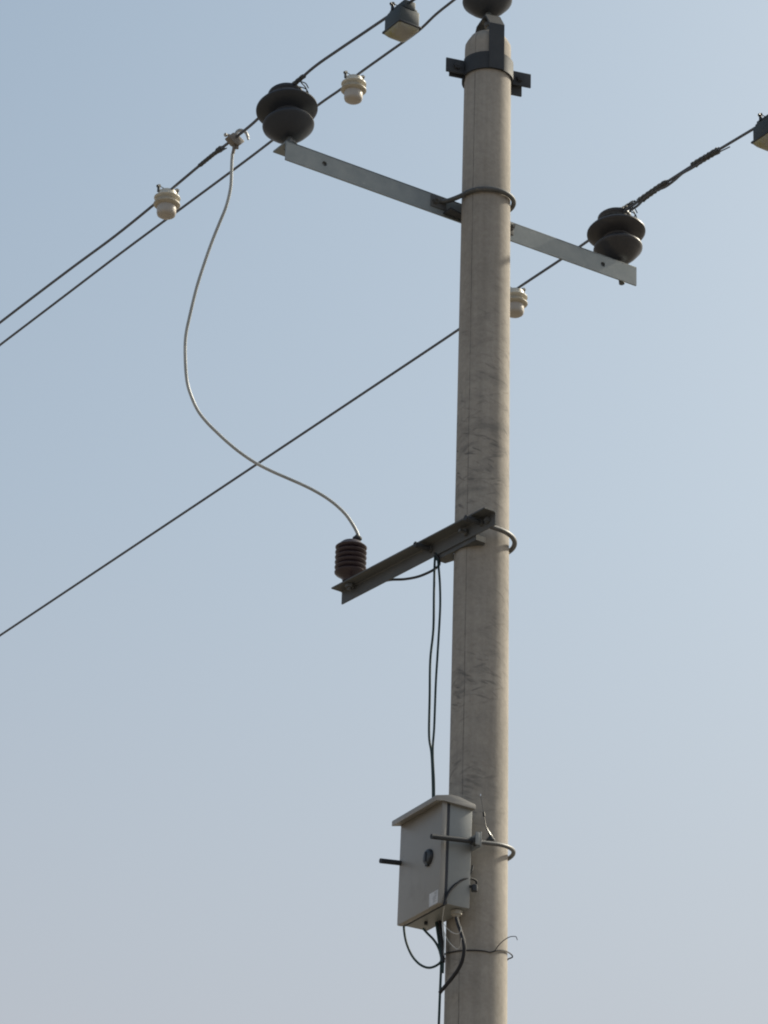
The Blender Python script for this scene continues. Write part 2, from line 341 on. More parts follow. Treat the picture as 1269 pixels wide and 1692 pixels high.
cable_a = [(-0.108, 0.114, 6.5932), (-0.115, 0.1053, 6.5506), (-0.118, 0.0998, 6.4488), (-0.118, 0.0973, 6.3171), (-0.118, 0.1103, 6.2132), (-0.116, 0.1107, 6.085), (-0.11, 0.1168, 5.9501), (-0.105, 0.107, 5.8849), (-0.1, 0.103, 5.7903), (-0.095, 0.1049, 5.7085), (-0.093, 0.0993, 5.5625), (-0.094, 0.0798, 5.3932), (-0.1, 0.0488, 5.2826), (-0.104, 0.0255, 5.1956), (-0.106, 0.0173, 5.1532), (-0.104, 0.0226, 5.0559), (-0.104, 0.0248, 4.9541), (-0.104, 0.0257, 4.8995)]
cable_b = [(-0.108, 0.1034, 6.5983), (-0.115, 0.0794, 6.5303), (-0.118, 0.0646, 6.4584), (-0.118, 0.0607, 6.3697), (-0.118, 0.0681, 6.2207), (-0.116, 0.0769, 6.1168), (-0.11, 0.088, 5.9728), (-0.105, 0.1004, 5.8934), (-0.1, 0.096, 5.7882), (-0.095, 0.0978, 5.7065), (-0.093, 0.0888, 5.5595), (-0.094, 0.0693, 5.3904), (-0.1, 0.035, 5.279), (-0.104, 0.0152, 5.1929), (-0.106, 0.007, 5.1506), (-0.104, 0.0101, 5.1161)]
lead = [(-0.09, 0.4807, 6.6301), (-0.09, 0.4125, 6.6151), (-0.09, 0.3258, 6.5868), (-0.09, 0.2442, 6.5668), (-0.09, 0.1785, 6.5591), (-0.09, 0.1353, 6.5593), (-0.1, 0.0991, 6.5591), (-0.11, 0.0923, 6.5761), (-0.108, 0.1144, 6.6023)]
loop = [(-0.15, 0.1725, 5.3125), (-0.148, 0.1705, 5.2841), (-0.145, 0.1628, 5.2504), (-0.14, 0.1477, 5.2153), (-0.135, 0.126, 5.1848), (-0.13, 0.0944, 5.1578), (-0.12, 0.0676, 5.1451), (-0.115, 0.0341, 5.1437), (-0.11, 0.0115, 5.1549), (-0.108, 0.0088, 5.1805)]
loop2 = [(-0.14, 0.0749, 5.2729), (-0.13, 0.0649, 5.2564), (-0.12, 0.048, 5.236), (-0.115, 0.0305, 5.2125), (-0.11, 0.0197, 5.1869), (-0.108, 0.0111, 5.1552)]
b1 = [(-0.11, 0.0448, 5.2915), (-0.11, 0.0325, 5.2461), (-0.109, 0.0219, 5.2036), (-0.11, 0.0047, 5.1532)]
b2 = [(-0.105, 0.0319, 5.2972), (-0.106, 0.0213, 5.2441), (-0.108, 0.0097, 5.2007), (-0.109, 0.0009, 5.1485)]
b3 = [(-0.105, 0.0182, 5.2936), (-0.106, 0.008, 5.2506), (-0.108, -0.0001, 5.2081), (-0.109, 0.0013, 5.1585)]
thick = [(-0.14, -0.1118, 5.2599), (-0.14, -0.1228, 5.2351), (-0.14, -0.1408, 5.2027), (-0.14, -0.1554, 5.1694), (-0.138, -0.1568, 5.1419), (-0.136, -0.1452, 5.1119), (-0.133, -0.1186, 5.0898), (-0.13, -0.0817, 5.0721), (-0.128, -0.046, 5.0578), (-0.126, -0.0102, 5.0434)]
white1 = [(-0.19, -0.1197, 5.2948), (-0.18, -0.0991, 5.2766), (-0.17, -0.0787, 5.2543), (-0.16, -0.0782, 5.2386), (-0.15, -0.0878, 5.2224), (-0.148, -0.1123, 5.2065), (-0.146, -0.133, 5.1996), (-0.145, -0.1446, 5.2046), (-0.143, -0.1444, 5.2209)]
white2 = [(-0.165, -0.0715, 5.2533), (-0.155, -0.0683, 5.2204), (-0.15, -0.0789, 5.1949), (-0.148, -0.1038, 5.1692), (-0.146, -0.1283, 5.1515), (-0.145, -0.1433, 5.1557), (-0.15, -0.1596, 5.178)]
side1 = [(-0.0793, -0.107, 5.4466), (-0.083, -0.1096, 5.431), (-0.0914, -0.1123, 5.4143), (-0.1113, -0.1149, 5.3971), (-0.1335, -0.1175, 5.3815), (-0.1555, -0.1201, 5.362), (-0.1751, -0.1228, 5.339), (-0.1877, -0.1254, 5.3176), (-0.2, -0.128, 5.2864)]
side2 = [(-0.2006, -0.129, 5.2821), (-0.189, -0.1276, 5.3108), (-0.175, -0.1261, 5.3361), (-0.1562, -0.1247, 5.3586), (-0.1328, -0.1232, 5.3801), (-0.1113, -0.1218, 5.3912), (-0.0895, -0.1203, 5.3964), (-0.0722, -0.1189, 5.3925), (-0.0709, -0.1174, 5.3812), (-0.0789, -0.116, 5.3718)]
sensors = [(-0.745, 0.9678, 8.1648), (-0.018, 0.8954, 8.8774), (0.663, 0.7836, 8.1362), (-0.745, -0.5601, 8.1511), (0.663, -0.731, 8.1518)]
tie = [(-0.0951, 0.0382, 5.1887), (-0.1025, 0.0, 5.1824), (-0.0956, -0.0371, 5.1793), (-0.0797, -0.0644, 5.1776), (-0.0587, -0.0841, 5.1769), (-0.033, -0.097, 5.176), (-0.0172, -0.101, 5.1752), (0.0024, -0.1025, 5.1829), (0.0283, -0.0985, 5.1913), (0.0555, -0.0862, 5.1961), (0.0888, -0.062, 5.2011), (0.0936, -0.0654, 5.1913)]
tie_end = [(-0.0172, -0.101, 5.1752), (-0.0039, -0.105, 5.1809), (0.0075, -0.108, 5.1984), (0.0251, -0.112, 5.219), (0.046, -0.115, 5.2346), (0.0625, -0.118, 5.2392), (0.0681, -0.12, 5.2379), (0.0729, -0.12, 5.2289)]
ant = [(-0.0192, -0.118, 5.5422), (-0.0389, -0.118, 5.5826), (-0.0481, -0.118, 5.6214), (-0.0625, -0.118, 5.6836)]
mark = {'w1': [0.743, 0.601, 0.502], 'w3': [0.071, 0.006, -0.151, -0.302, -0.446, -0.49]}


# ------------------------------------------------------------ setting
g = MB(); S_ = 2500.0; NG = 24
def gx(i): u = (i/NG)*2-1; return S_*u*abs(u)**1.6
g.add([(gx(i), gx(j)+11, 0) for j in range(NG+1) for i in range(NG+1)],
      [[j*(NG+1)+i, j*(NG+1)+i+1, (j+1)*(NG+1)+i+1, (j+1)*(NG+1)+i] for j in range(NG) for i in range(NG)])
go = g.build('ground', M['ground']); go['kind'] = 'structure'

# ------------------------------------------------------------ pole
mb = MB()
prof = [(rad(-1.2), -1.2)] + [(rad(z*.5), z*.5) for z in range(0, 17)] + [(rad(8.55), 8.55), (rad(8.567)-.001, 8.567), (rad(8.575)-.006, 8.577), (.062, 8.600), (.058, 8.603), (0, 8.603)]
mb.lathe(prof, 96)
pole = mb.build('utility_pole', M['concrete'], None, P0+PX(0), (0, -LEAN, 0), 30)
tag(pole, 'tall round grey-brown concrete pole with dark scuffs and a vertical mould seam', 'utility pole')

# ------------------------------------------------------------ pole-top bracket
RB = R(18.0)
br = thing('pole_top_bracket', 'black steel clamp with a house-shaped saddle bolted round the tip of the concrete pole', 'bracket', P0+PX(8.46)+Vector((0, 0, 8.46)), (0, -LEAN, RB))
rb = rad(8.46)+.002
def shell(t0, t1, r0, r1, z0, z1, n=24):
    vs, fs = [], []
    for i in range(n+1):
        a = t0+(t1-t0)*i/n
        vs += [(r0*cos(a), r0*sin(a), z0), (r1*cos(a), r1*sin(a), z0), (r1*cos(a), r1*sin(a), z1), (r0*cos(a), r0*sin(a), z1)]
    for i in range(n):
        o = i*4
        for j in range(4): fs.append([o+j, o+(j+1) % 4, o+4+(j+1) % 4, o+4+j])
    fs += [[0, 3, 2, 1], [n*4+j for j in range(4)]]
    return vs, fs
mb = MB(); mb.add(*shell(pi+.05, 2*pi-.05, rb, rb+.007, -.034, .034))
mb.box((-.158, -.007, -.030), (-rb+.002, .000, .026), .002); mb.box((rb-.002, -.007, -.030), (.162, .000, .026), .002)
mb.build('front_clamp_half', M['black_steel'], br)
mb = MB(); mb.add(*shell(.05, pi-.05, rb, rb+.007, -.044, .026))
mb.box((-.140, .010, -.036), (-rb+.002, .017, .024), .002); mb.box((rb-.002, .010, -.062), (.134, .017, .032), .002)
mb.build('rear_clamp_half', M['black_steel'], br)
for sx_ in (-1, 1):
    mb = MB(); mb.tube([(sx_*.118, -.020, -.002), (sx_*.118, .034, -.002)], .007, 10)
    mb.hexnut((sx_*.118, -.018, -.002), (0, 1, 0), .014, .010); mb.hexnut((sx_*.118, .018, -.002), (0, 1, 0), .014, .011)
    mb.build('clamp_bolt', M['black_steel'], br)
# saddle: two legs, two sloping shoulders, a flat top
def saddle(w0, th):
    prof = [(-rb-.008, -.034), (-rb-.008, .150), (-.046, .212), (.046, .212), (rb+.008, .150), (rb+.008, -.034)]
    inn = [(rb+.008-th, -.034), (rb+.008-th, .147), (.043, .206), (-.043, .206), (-rb-.008+th, .147), (-rb-.008+th, -.034)]
    return prof + inn
mb = MB()
pr = saddle(.05, .006)
mb.prism(pr, -.028, .028, axis=0)
mb.build('saddle_strap', M['black_steel'], br, sharp=20)

# ------------------------------------------------------------ pin insulators
def insulator(name, label, mat, loc, rot):
    t = thing(name, label, 'insulator', loc, rot, 'pin insulators on the pole')
    mb = MB()
    mb.lathe([(.020, .036), (.034, .040), (.052, .051), (.070, .068), (.082, .082), (.0885, .0895), (.0895, .094), (.087, .0995), (.078, .105), (.066, .113), (.056, .123), (.052, .133),
              (.054, .137), (.070, .143), (.088, .150), (.100, .157), (.1065, .1635), (.1065, .1685), (.102, .174), (.090, .181), (.074, .189), (.060, .197), (.0535, .204),
              (.0515, .211), (.0545, .218), (.060, .2235), (.0625, .229), (.0615, .235), (.055, .2405), (.035, .2435), (0, .244)], 56)
    mb.build('porcelain_body', mat, t, sharp=40)
    mb = MB(); mb.tube([(0, 0, -.062), (0, 0, .05)], .0105, 12)
    mb.hexnut((0, 0, .002), (0, 0, 1), .021, .014); mb.hexnut((0, 0, -.026), (0, 0, 1), .019, .015)
    mb.lathe([(.026, -.002), (.026, .002)], 20)
    mb.build('pin', M['galv_dark'], t)
    # binding wire: loops round the groove, a saddle over the line and two twisted tails
    mb = MB()
    for k_ in range(3):
        mb.tube([((.0535+.002*k_)*cos(a), (.0535+.002*k_)*sin(a), .207+.005*k_+.003*sin(2*a+k_)) for a in [2*pi*i/26 for i in range(26)]], .0026, 6, closed=True)
    for k_ in range(4):
        x_ = .052-.004*k_; y_ = -.045+.026*k_; zl_ = .2495+.2*y_
        mb.tube([(x_, y_*.6, .212), (.030, y_, zl_-.004), (0, y_, zl_+.0085), (-.022, y_*.9, zl_-.004)], .0025, 6, smooth=5)
    for sgn in (-1, 1):
        mb.helix([(0, sgn*y_, .2495+(.19 if sgn < 0 else .17)*sgn*y_) for y_ in (.03, .06, .09, .12)], .0066, 13, .0024)
        mb.tube([(.002, sgn*.118, .2495+.2*sgn*.118), (.009, sgn*.124, .256+.2*sgn*.118), (.006, sgn*.130, .259+.2*sgn*.118)], .0020, 5)
    mb.tube([(.020, -.055, .236), (.042, -.062, .230), (.056, -.056, .220), (.060, -.040, .212)], .0022, 5, smooth=4)
    mb.tube([(.006, -.080, .234), (.026, -.086, .230), (.042, -.080, .218)], .0021, 5, smooth=4)
    mb.tube([(.045, -.02, .222), (.056, -.042, .224), (.042, -.066, .228), (.014, -.078, .234)], .0022, 5, smooth=4)
    mb.build('binding_wire', M['wrap'], t)
    return t
TL = R(-12)
insulator('pin_insulator', 'black two-shed porcelain insulator on the upper-left end of the crossarm', M['glaze'], W3((-.745, .118, 7.951)), (TL, 0, RZ))
insulator('pin_insulator', 'dark brown two-shed porcelain insulator on the right end of the crossarm', M['glaze_brown'], W3((.663, .124, 7.939)), (R(-9), 0, RZ))
insulator('pin_insulator', 'black porcelain insulator on the steel saddle at the very top of the pole', M['glaze'], W3((-.018, 0, 8.668)), (R(-8), 0, RZ))

# ------------------------------------------------------------ crossarm
ca_ = thing('crossarm', 'long galvanized steel angle crossarm behind the pole carrying two dark insulators', 'crossarm', P0+Vector((0, 0, 7.951)), (0, 0, RZ))
def angle_bar(mb, x0, x1, holes, hf=.075, hw=.088, th=.006, sgn=1, off=.0):
    # L section along x: face hangs down at y=off, flange runs back from its top edge; bolt holes cut through the face
    xs = sorted(holes); r = .0095; z0, z1 = -hf, 0.0
    n = 12; cuts = [x0] + [v for h in xs for v in (h-.02, h+.02)] + [x1]
    yf, yb = off, off + th*sgn
    vs, fs = [], []
    def V(x, y, z): vs.append((x, y, z)); return len(vs)-1
    for i in range(len(cuts)-1):
        a, b = cuts[i], cuts[i+1]
        if i % 2 == 0:
            for y in (yf, yb): fs.append([V(a, y, z0), V(b, y, z0), V(b, y, z1), V(a, y, z1)])
        else:
            cx, cz = (a+b)/2, -hf*.5
            ring = {}
            for y in (yf, yb):
                out, inn = [], []
                for j in range(n):
                    an = 2*pi*(j+.5)/n; dx, dz = cos(an), sin(an); k = min(.02/max(abs(dx), 1e-6), (hf*.5)/max(abs(dz), 1e-6))
                    out.append(V(cx+dx*k, y, cz+dz*k)); inn.append(V(cx+dx*r, y, cz+dz*r))
                # corners
                for j in range(n):
                    fs.append([out[j], out[(j+1) % n], inn[(j+1) % n], inn[j]])
                for cxn, czn in ((a, z0), (b, z0), (b, z1), (a, z1)):
                    c = V(cxn, y, czn)
                    best = sorted(range(n), key=lambda j: (vs[out[j]][0]-cxn)**2+(vs[out[j]][2]-czn)**2)[:2]
                    fs.append([out[best[0]], out[best[1]], c])
                ring[y] = inn
            for j in range(n): fs.append([ring[yf][j], ring[yf][(j+1) % n], ring[yb][(j+1) % n], ring[yb][j]])
    fs.append([V(x0, yf, z0), V(x1, yf, z0), V(x1, yb, z0), V(x0, yb, z0)])
    for x in (x0, x1): fs.append([V(x, yf, z0), V(x, yb, z0), V(x, yb, z1), V(x, yf, z1)])
    mb.add(vs, fs)
    ya, yb2 = sorted((yf, off + hw*sgn))
    mb.add([(x0, yf, z1), (x1, yf, z1), (x1, yf, z1-.0002), (x0, yf, z1-.0002)], [[0, 1, 2, 3]])
    mb.box((x0, ya, -th), (x1, yb2, .0006), .0012)
mb = MB(); angle_bar(mb, -.776, .712, [-.621, .562])
for hx in (-.621, .562): mb.tube([(hx-.0004, -.0012+.008, -.0375), (hx, .0065, -.0375)], .0001, 6)
bar = mb.build('angle_bar', M['galv'], ca_, loc=(0, .092, 0), sharp=30)
for hx in (-.621, .562):
    mb = MB(); mb.tube([(hx, .006, -.0375), (hx, .020, -.0375)], .0088, 12); mb.hexnut((hx, .0062, -.0375), (0, 1, 0), .016, .010)
    mb.build('bolt', M['galv_dark'], ca_, loc=(0, .092, 0))

# ------------------------------------------------------------ clamps
def saddle_plate(y0, z0, th, half, depth, r):
    pts = [(-half, y0), (half, y0), (half, y0-depth*.55)]
    for i in range(13):
        a = .30*pi - .60*pi*i/12
        pts.append((r*sin(a)*1.0, r*cos(a)))
    pts.append((-half, y0-depth*.55))
    return pts
uc = thing('pole_clamp', 'dark steel hoop clamp round the pole tip side holding the long crossarm', 'clamp', P0+PX(7.932)*.8+Vector((0, 0, 7.932)), (0, 0, RZ), 'hoop clamps on the pole')
ru = rad(7.93)+.0095
mb = MB()
hoop = [(-.150, .083, -.006), (-.128, .080, -.004), (-.112, .058, -.002), (-ru-.004, .020, 0)] + [(-ru*cos(a), -ru*sin(a), 0) for a in [pi*i/28 for i in range(1, 28)]] + [(ru+.004, .020, 0), (.112, .058, -.002), (.128, .080, -.004), (.150, .083, -.006)]
mb.tube(hoop, .0085, 12, smooth=2)
mb.build('hoop', M['galv_dark'], uc)
for sx_ in (-1, 1):
    mb = MB(); mb.box((min(sx_*.112, sx_*.176), .0835, -.034), (max(sx_*.112, sx_*.176), .0905, .014), .002)
    mb.build('lug_plate', M['galv_dark'], uc)
for sx_ in (-1, 1):
    mb = MB(); mb.hexnut((sx_*.160, .071, -.010), (0, 1, 0), .0125, .0125); mb.tube([(sx_*.160, .060, -.010), (sx_*.160, .115, -.010)], .0065, 10)
    mb.build('nut', M['galv_dark'], uc)
mb = MB(); mb.prism(saddle_plate(.0905, 0, .005, .122, .09, rad(7.9)+.003), -.048, -.042, axis=2); mb.build('saddle_plate', M['black_steel'], uc)

RZ2 = R(35.65); ZL = 6.641
def u_hoop(parent, r, cx, tip, rod=.0085, nutx=None):
    mb = MB()
    pts = [(tip, -r, 0), (tip*.6+cx*.4, -r, 0), (cx-.02, -r, 0)] + [(cx+r*cos(a), r*sin(a), 0) for a in [-pi/2+pi*i/30 for i in range(31)]] + [(cx-.02, r, 0), (tip*.6+cx*.4, r, 0), (tip, r, 0)]
    mb.tube(pts, rod, 12); mb.build('hoop', M['hoop'], parent)
    for sy in (-1, 1):
        # threaded length: fine ridges on the rod end
        mb = MB(); x0, x1 = tip-.002, nutx
        n_ = int(abs(x1-x0)/.004); P = []; Rr = []
        for i in range(n_*2+1):
            P.append((x0+(x1-x0)*i/(n_*2), sy*r, 0)); Rr.append(rod+.0004 if i % 2 else rod+.0016)
        mb.tube(P, Rr, 10); mb.build('threaded_end', M['black_steel'], parent, sharp=60)
        mb = MB(); mb.hexnut((nutx-.013, sy*r, 0), (1, 0, 0), .0135, .012); mb.lathe([(.0148, 0), (.0148, .003)], 18, Matrix.Translation((nutx-.001, sy*r, 0)) @ Matrix.Rotation(pi/2, 4, 'Y'))
        mb.build('nut', M['galv_dark'], parent)
lc = thing('pole_clamp', 'grey steel hoop clamp round the pole at the short lower arm', 'clamp', P0+Vector((0, 0, ZL-.021)), (0, 0, RZ2), 'hoop clamps on the pole')
u_hoop(lc, .138, rad(6.62)-.138+.012, -.172, .0085, -.104)
mb = MB(); mb.prism([(y, x) for x, y in []] or [(-.099, -.100), (-.099, .118), (-.060, .118)] + [((rad(6.62)+.003)*-cos(a), (rad(6.62)+.003)*sin(a)) for a in [1.0-2.0*i/14 for i in range(15)]] + [(-.060, -.100)], -.044, -.024, axis=2)
mb.build('saddle_plate', M['galv_dark'], lc)
bc = thing('pole_clamp', 'steel hoop clamp with long threaded ends round the pole beside the grey box', 'clamp', P0+PX(5.523)*.9+Vector((0, 0, 5.523)), (0, R(-7.0), RZ), 'hoop clamps on the pole')
u_hoop(bc, .145, rad(5.5)-.145+.013, -.275, .0070, -.111)

# ------------------------------------------------------------ lower arm
la = thing('support_arm', 'short dark steel angle arm on the pole carrying the ribbed maroon insulator', 'bracket arm', P0+Vector((0, 0, ZL)), (0, 0, RZ2))
mb = MB()
sec = [(-.100, -.050), (-.100, 0), (-.150, 0), (-.150, -.005), (-.108, -.005), (-.1052, -.008), (-.105, -.050)]
# L section in x,z extruded along y
mb.prism(sec, -.209, .649, axis=1)
mb.build('angle_bar', M['arm_dark'], la, sharp=25)
mb = MB(); mb.hexnut((-.106, -.055, -.026), (-1, 0, 0), .014, .011); mb.tube([(-.098, -.055, -.026), (-.135, -.055, -.026)], .006, 10); mb.build('bolt', M['galv_dark'], la)
mb = MB(); mb.hexnut((-.106, -.172, -.024), (-1, 0, 0), .011, .009); mb.tube([(-.098, -.172, -.024), (-.120, -.172, -.024)], .005, 10); mb.build('bolt', M['galv_dark'], la)
mb = MB(); mb.hexnut((-.126, .575, -.006), (0, 0, -1), .016, .012); mb.tube([(-.126, .575, .01), (-.126, .575, -.028)], .007, 10); mb.build('bolt', M['galv_dark'], la)

# ------------------------------------------------------------ ribbed insulator
def P_la(t, s, z): return P0 + Matrix.Rotation(RZ2, 3, 'Z') @ Vector((t, s, z))
bu = thing('ribbed_insulator', 'maroon six-ribbed cylindrical insulator standing on the far end of the short lower arm', 'insulator', P_la(-.125, .575, ZL+.001), (0, 0, RZ2))
prof = [(.018, 0), (.026, .003), (.028, .014), (.036, .020)]
z = .026
for k_ in range(6):
    prof += [(.043, z), (.0505, z+.0040), (.0545, z+.0085), (.0550, z+.0115), (.052, z+.0145), (.0455, z+.0172)]
    z += .0188
prof += [(.043, z+.001), (.040, z+.006), (.033, z+.012), (.030, z+.0135), (0, z+.0145)]
mb = MB(); mb.lathe(prof, 48); mb.build('ribbed_body', M['oxblood'], bu, sharp=50)
mb = MB(); mb.lathe([(.013, z+.004), (.012, z+.018), (.0105, z+.026), (.0165, z+.031), (.0165, z+.037), (.011, z+.042), (.0062, z+.048)], 18, Matrix.Translation((.024, 0, 0)))
mb.build('terminal', M['black_steel'], bu)
mb = MB(); mb.lathe([(.022, -.001), (.022, .004)], 24); mb.build('base_washer', M['galv_dark'], bu)

# ------------------------------------------------------------ line wires
def line(pts, s_far, s_near, z_far, z_near, ktie=0):
    # extend the measured stretch to both neighbouring spans
    pts = sorted(pts, key=lambda p: p[1]); t = pts[0][0]
    n0, n1 = pts[0], pts[-1]
    near = [(t, s_near + (n0[1]-s_near)*i/5, None) for i in range(5)]
    near = [(t, s, n0[2] + (z_near-n0[2])*((n0[1]-s)/(n0[1]-s_near))) for _, s, _z in near]
    far = [(t, n1[1] + (s_far-n1[1])*i/6, 0) for i in range(1, 7)]
    far = [(t, s, n1[2] + (z_far-n1[2])*((s-n1[1])/(s_far-n1[1]))) for _, s, _z in far]
    return near + pts + far
def wire_at(pts, s):
    pts = sorted(pts, key=lambda p: p[1])
    for a, b in zip(pts, pts[1:]):
        if a[1] <= s <= b[1]:
            u = (s-a[1])/(b[1]-a[1]); return (a[0], s, a[2]+(b[2]-a[2])*u)
    return pts[0] if s < pts[0][1] else pts[-1]
def overhead(pts, label, zf, zn, extra):
    full = line(pts, 38.0, -24.0, zf, zn)
    o = W3(wire_at(pts, .12))
    t = thing('overhead_wire', label, 'wire', o, (0, 0, 0), 'overhead line wires')
    mid = catmull([W3(p)-o for p in sorted(pts, key=lambda p: p[1])], 5)
    q = [W3(p)-o for p in full]
    mb = MB(); mb.tube(q[:5] + mid + q[-6:], .0052, 9); mb.build('conductor', M['wire'], t)
    for kind, s0, s1, rr, turns in extra:
        path = [W3(wire_at(pts, s0+(s1-s0)*i/10))-o for i in range(11)]
        mb = MB()
        if kind == 'wrap':
            mb.helix(path, rr, turns, .0030); mb.helix(path, rr*.75, turns*.8, .0032, phase=1.5)
            mb.tube(path, rr*.8, 8)
            e = path[-1] if turns > 0 else path[0]
            mb.tube([path[3]+Vector((0, 0, -rr)), path[1]+Vector((0.003, 0, -rr*1.5)), path[0]+Vector((.012, -.02, -rr*1.3))], .0025, 5)
            mb.build('binding_wrap', M['wrap'], t)
        elif kind == 'strand':
            q = []
            for i, p in enumerate(path): q.append(p + Vector((0, 0, -rr*(1+.5*sin(i*1.9)))) + A_*(rr*.5*cos(i*1.3)))
            mb.tube(q, .0048, 8, smooth=4); mb.build('spliced_strand', M['wire'], t)
        elif kind == 'tail':
            d_ = (path[-1]-path[0]).normalized()
            mb.tube([path[0]+Vector((0, 0, -rr)), path[-1]+Vector((0, 0, -rr*1.5))], .0024, 6); mb.build('wire_tail', M['wrap'], t)
    return t
overhead(w1, 'leftmost of the three overhead wires, running over the crossarm end with the pale drop cable', 8.6, 7.7,
         [('wrap', mark['w1'][1], mark['w1'][0], .0050, 26), ('wrap', mark['w1'][1]-.008, mark['w1'][1]+.016, .0080, 5), ('tail', mark['w1'][1], mark['w1'][1]-.045, .011, 1)])
overhead(w2, 'overhead wire running to the insulator on the very top of the pole', 9.1, 8.7, [])
overhead(w3, 'overhead wire on the right passing behind the pole with two wrapped splices', 8.3, 7.9,
         [('wrap', mark['w3'][1], mark['w3'][2], .0092, 24), ('wrap', mark['w3'][3], mark['w3'][4], .0092, 22), ('strand', mark['w3'][0], mark['w3'][4], .0085, 0), ('tail', mark['w3'][4], mark['w3'][5]-.02, .010, 1), ('tail', mark['w3'][2], mark['w3'][2]-.035, .010, 1)])

# ------------------------------------------------------------ wire sensors
def fix_clip(t, mat, wd, zt, flat):
    mb = MB()
    for sx_, sy in ((-1, 1), (1, -1)):
        x, y = sx_*wd, sy*wd*.35
        mb.tube([(x, y, zt-.010), (x, y, zt+.012)], .0055, 8)
        mb.tube([(x-.010, y-.004, zt+.008), (x+.006, y+.004, zt+.020), (x+.010, y+.008, zt+.016)], .0048, 7, smooth=3)
        mb.hexnut((x, y, zt+.010), (sx_*.3, 0, 1), .0085, .007)
    mb.tube([(-wd*.9, wd*.3, zt+.014), (0, 0, zt+.006), (wd*.9, -wd*.3, zt+.010)], .0016, 5, smooth=4)
    mb.build('clip', mat, t)
def cream_sensor(label, p, rz):
    t = thing('line_sensor', label, 'line sensor', W3(p), (0, 0, RZ+rz), 'round cream sensors on the overhead wires')
    mb = MB()
    mb.lathe([(0, .006), (.022, .005), (.031, .001), (.0335, -.006), (.0345, -.014), (.036, -.0185), (.044, -.0205), (.0478, -.0235), (.0478, -.0265), (.044, -.0300), (.0385, -.0335)], 44)
    mb.build('upper_housing', M['cream'], t, sharp=45)
    mb = MB(); mb.lathe([(.0385, -.0335), (.037, -.038), (.0385, -.0425), (.044, -.0455), (.0486, -.0490), (.0486, -.0525), (.0445, -.0565), (.0375, -.0595), (.0355, -.0600)], 44)
    mb.build('ring_flange', M['tan'], t, sharp=45)
    mb = MB(); mb.lathe([(.0350, -.0598), (.0352, -.072), (.0350, -.086), (.0325, -.0945), (.027, -.0985), (.014, -.1005), (0, -.1010)], 44)
    mb.build('lower_cover', M['milky'], t, sharp=45)
    fix_clip(t, M['galv_dark'], .033, .004, False)
    return t
cream_sensor('round cream sensor on the left wire, nearest the left edge of the photo', sensors[0], R(10))
cream_sensor('round cream sensor on the pole-top wire, just right of the upper-left insulator', sensors[1], R(10))
cream_sensor('round cream sensor half hidden behind the right edge of the pole', sensors[2], R(10))
def box_sensor(label, p, rz):
    t = thing('line_sensor', label, 'line sensor', W3(p), (0, 0, RZ+rz), 'boxy black sensors on the overhead wires')
    mb = MB()
    mb.box((-.039, -.046, -.082), (.039, .046, -.026), .005)
    mb.box((-.022, -.047, -.026), (.022, .047, .006), .005)
    mb.box((-.034, -.040, -.026), (.034, .040, -.014), .004)
    mb.build('housing', M['teal_black'], t)
    mb = MB(); mb.box((-.0445, -.0515, -.0885), (.0445, .0515, -.081), .0025); mb.build('rim', M['blackplastic'], t)
    def rr(hx, hy, r, z, n=6):
        out = []
        for cx, cy, a0 in ((hx-r, hy-r, 0), (-hx+r, hy-r, pi/2), (-hx+r, -hy+r, pi), (hx-r, -hy+r, 1.5*pi)):
            out += [(cx+r*cos(a0+pi/2*i/n), cy+r*sin(a0+pi/2*i/n), z) for i in range(n+1)]
        return out
    lay = [rr(.0405, .0475, .008, -.088), rr(.040, .047, .010, -.093), rr(.036, .042, .016, -.100), rr(.029, .034, .018, -.105), rr(.020, .023, .017, -.1075), rr(.009, .010, .008, -.1085)]
    vs = [v for l in lay for v in l]; k_ = len(lay[0]); fs = []
    for i in range(len(lay)-1):
        for j in range(k_): fs.append([i*k_+j, i*k_+(j+1) % k_, (i+1)*k_+(j+1) % k_, (i+1)*k_+j])
    fs.append(list(range((len(lay)-1)*k_, len(lay)*k_)))
    mb = MB(); mb.add(vs, fs); mb.build('dome', M['pale_dome'], t, sharp=50)
    fix_clip(t, M['blackplastic'], .032, -.002, True)
    return t
box_sensor('boxy black sensor with a pale dome on the leftmost wire near the top', sensors[3], 0)
box_sensor('boxy black sensor with a pale dome on the right wire at the right edge', sensors[4], 0)

# ------------------------------------------------------------ piercing clamp and drop cable
pc = thing('wire_clamp', 'grey hook clamp on the left wire from which the pale drop cable hangs', 'clamp', W3(wire_at(w1, mark['w1'][2])), (0, 0, RZ))
mb = MB()
mb.prism([(-.034, -.010), (-.014, .012), (.008, .009), (.034, -.008), (.012, -.033), (-.008, -.029)], -.014, .014, axis=1, bev=.003)
mb.build('clamp_body', M['clampbody'], pc)
mb = MB(); mb.tube([(-.002, 0, -.004), (.000, -.004, .012), (.006, -.008, .026), (.018, -.014, .032), (.032, -.020, .024), (.039, -.022, .010), (.042, -.022, -.002)], [.0060]*3+[.0052]*3+[.004], 10, smooth=5)
mb.build('hook', M['alu'], pc)
mb = MB(); mb.tube([(-.006, .008, .004), (-.014, .012, .012), (-.028, .016, .010)], .0042, 9, smooth=4); mb.lathe([(.0065, -.003), (.0075, 0), (.0065, .003)], 14, Matrix.Translation((-.029, .016, .010)) @ Matrix.Rotation(1.2, 4, 'Y'))
mb.build('thumb_bolt', M['alu'], pc)
mb = MB(); mb.tube([(0, 0, -.024), (.001, .004, -.044), (.001, .008, -.058)], .0062, 10); mb.hexnut((.010, -.002, -.040), (0, 0, 1), .007, .009)
mb.build('cable_socket', M['clampbody'], pc)
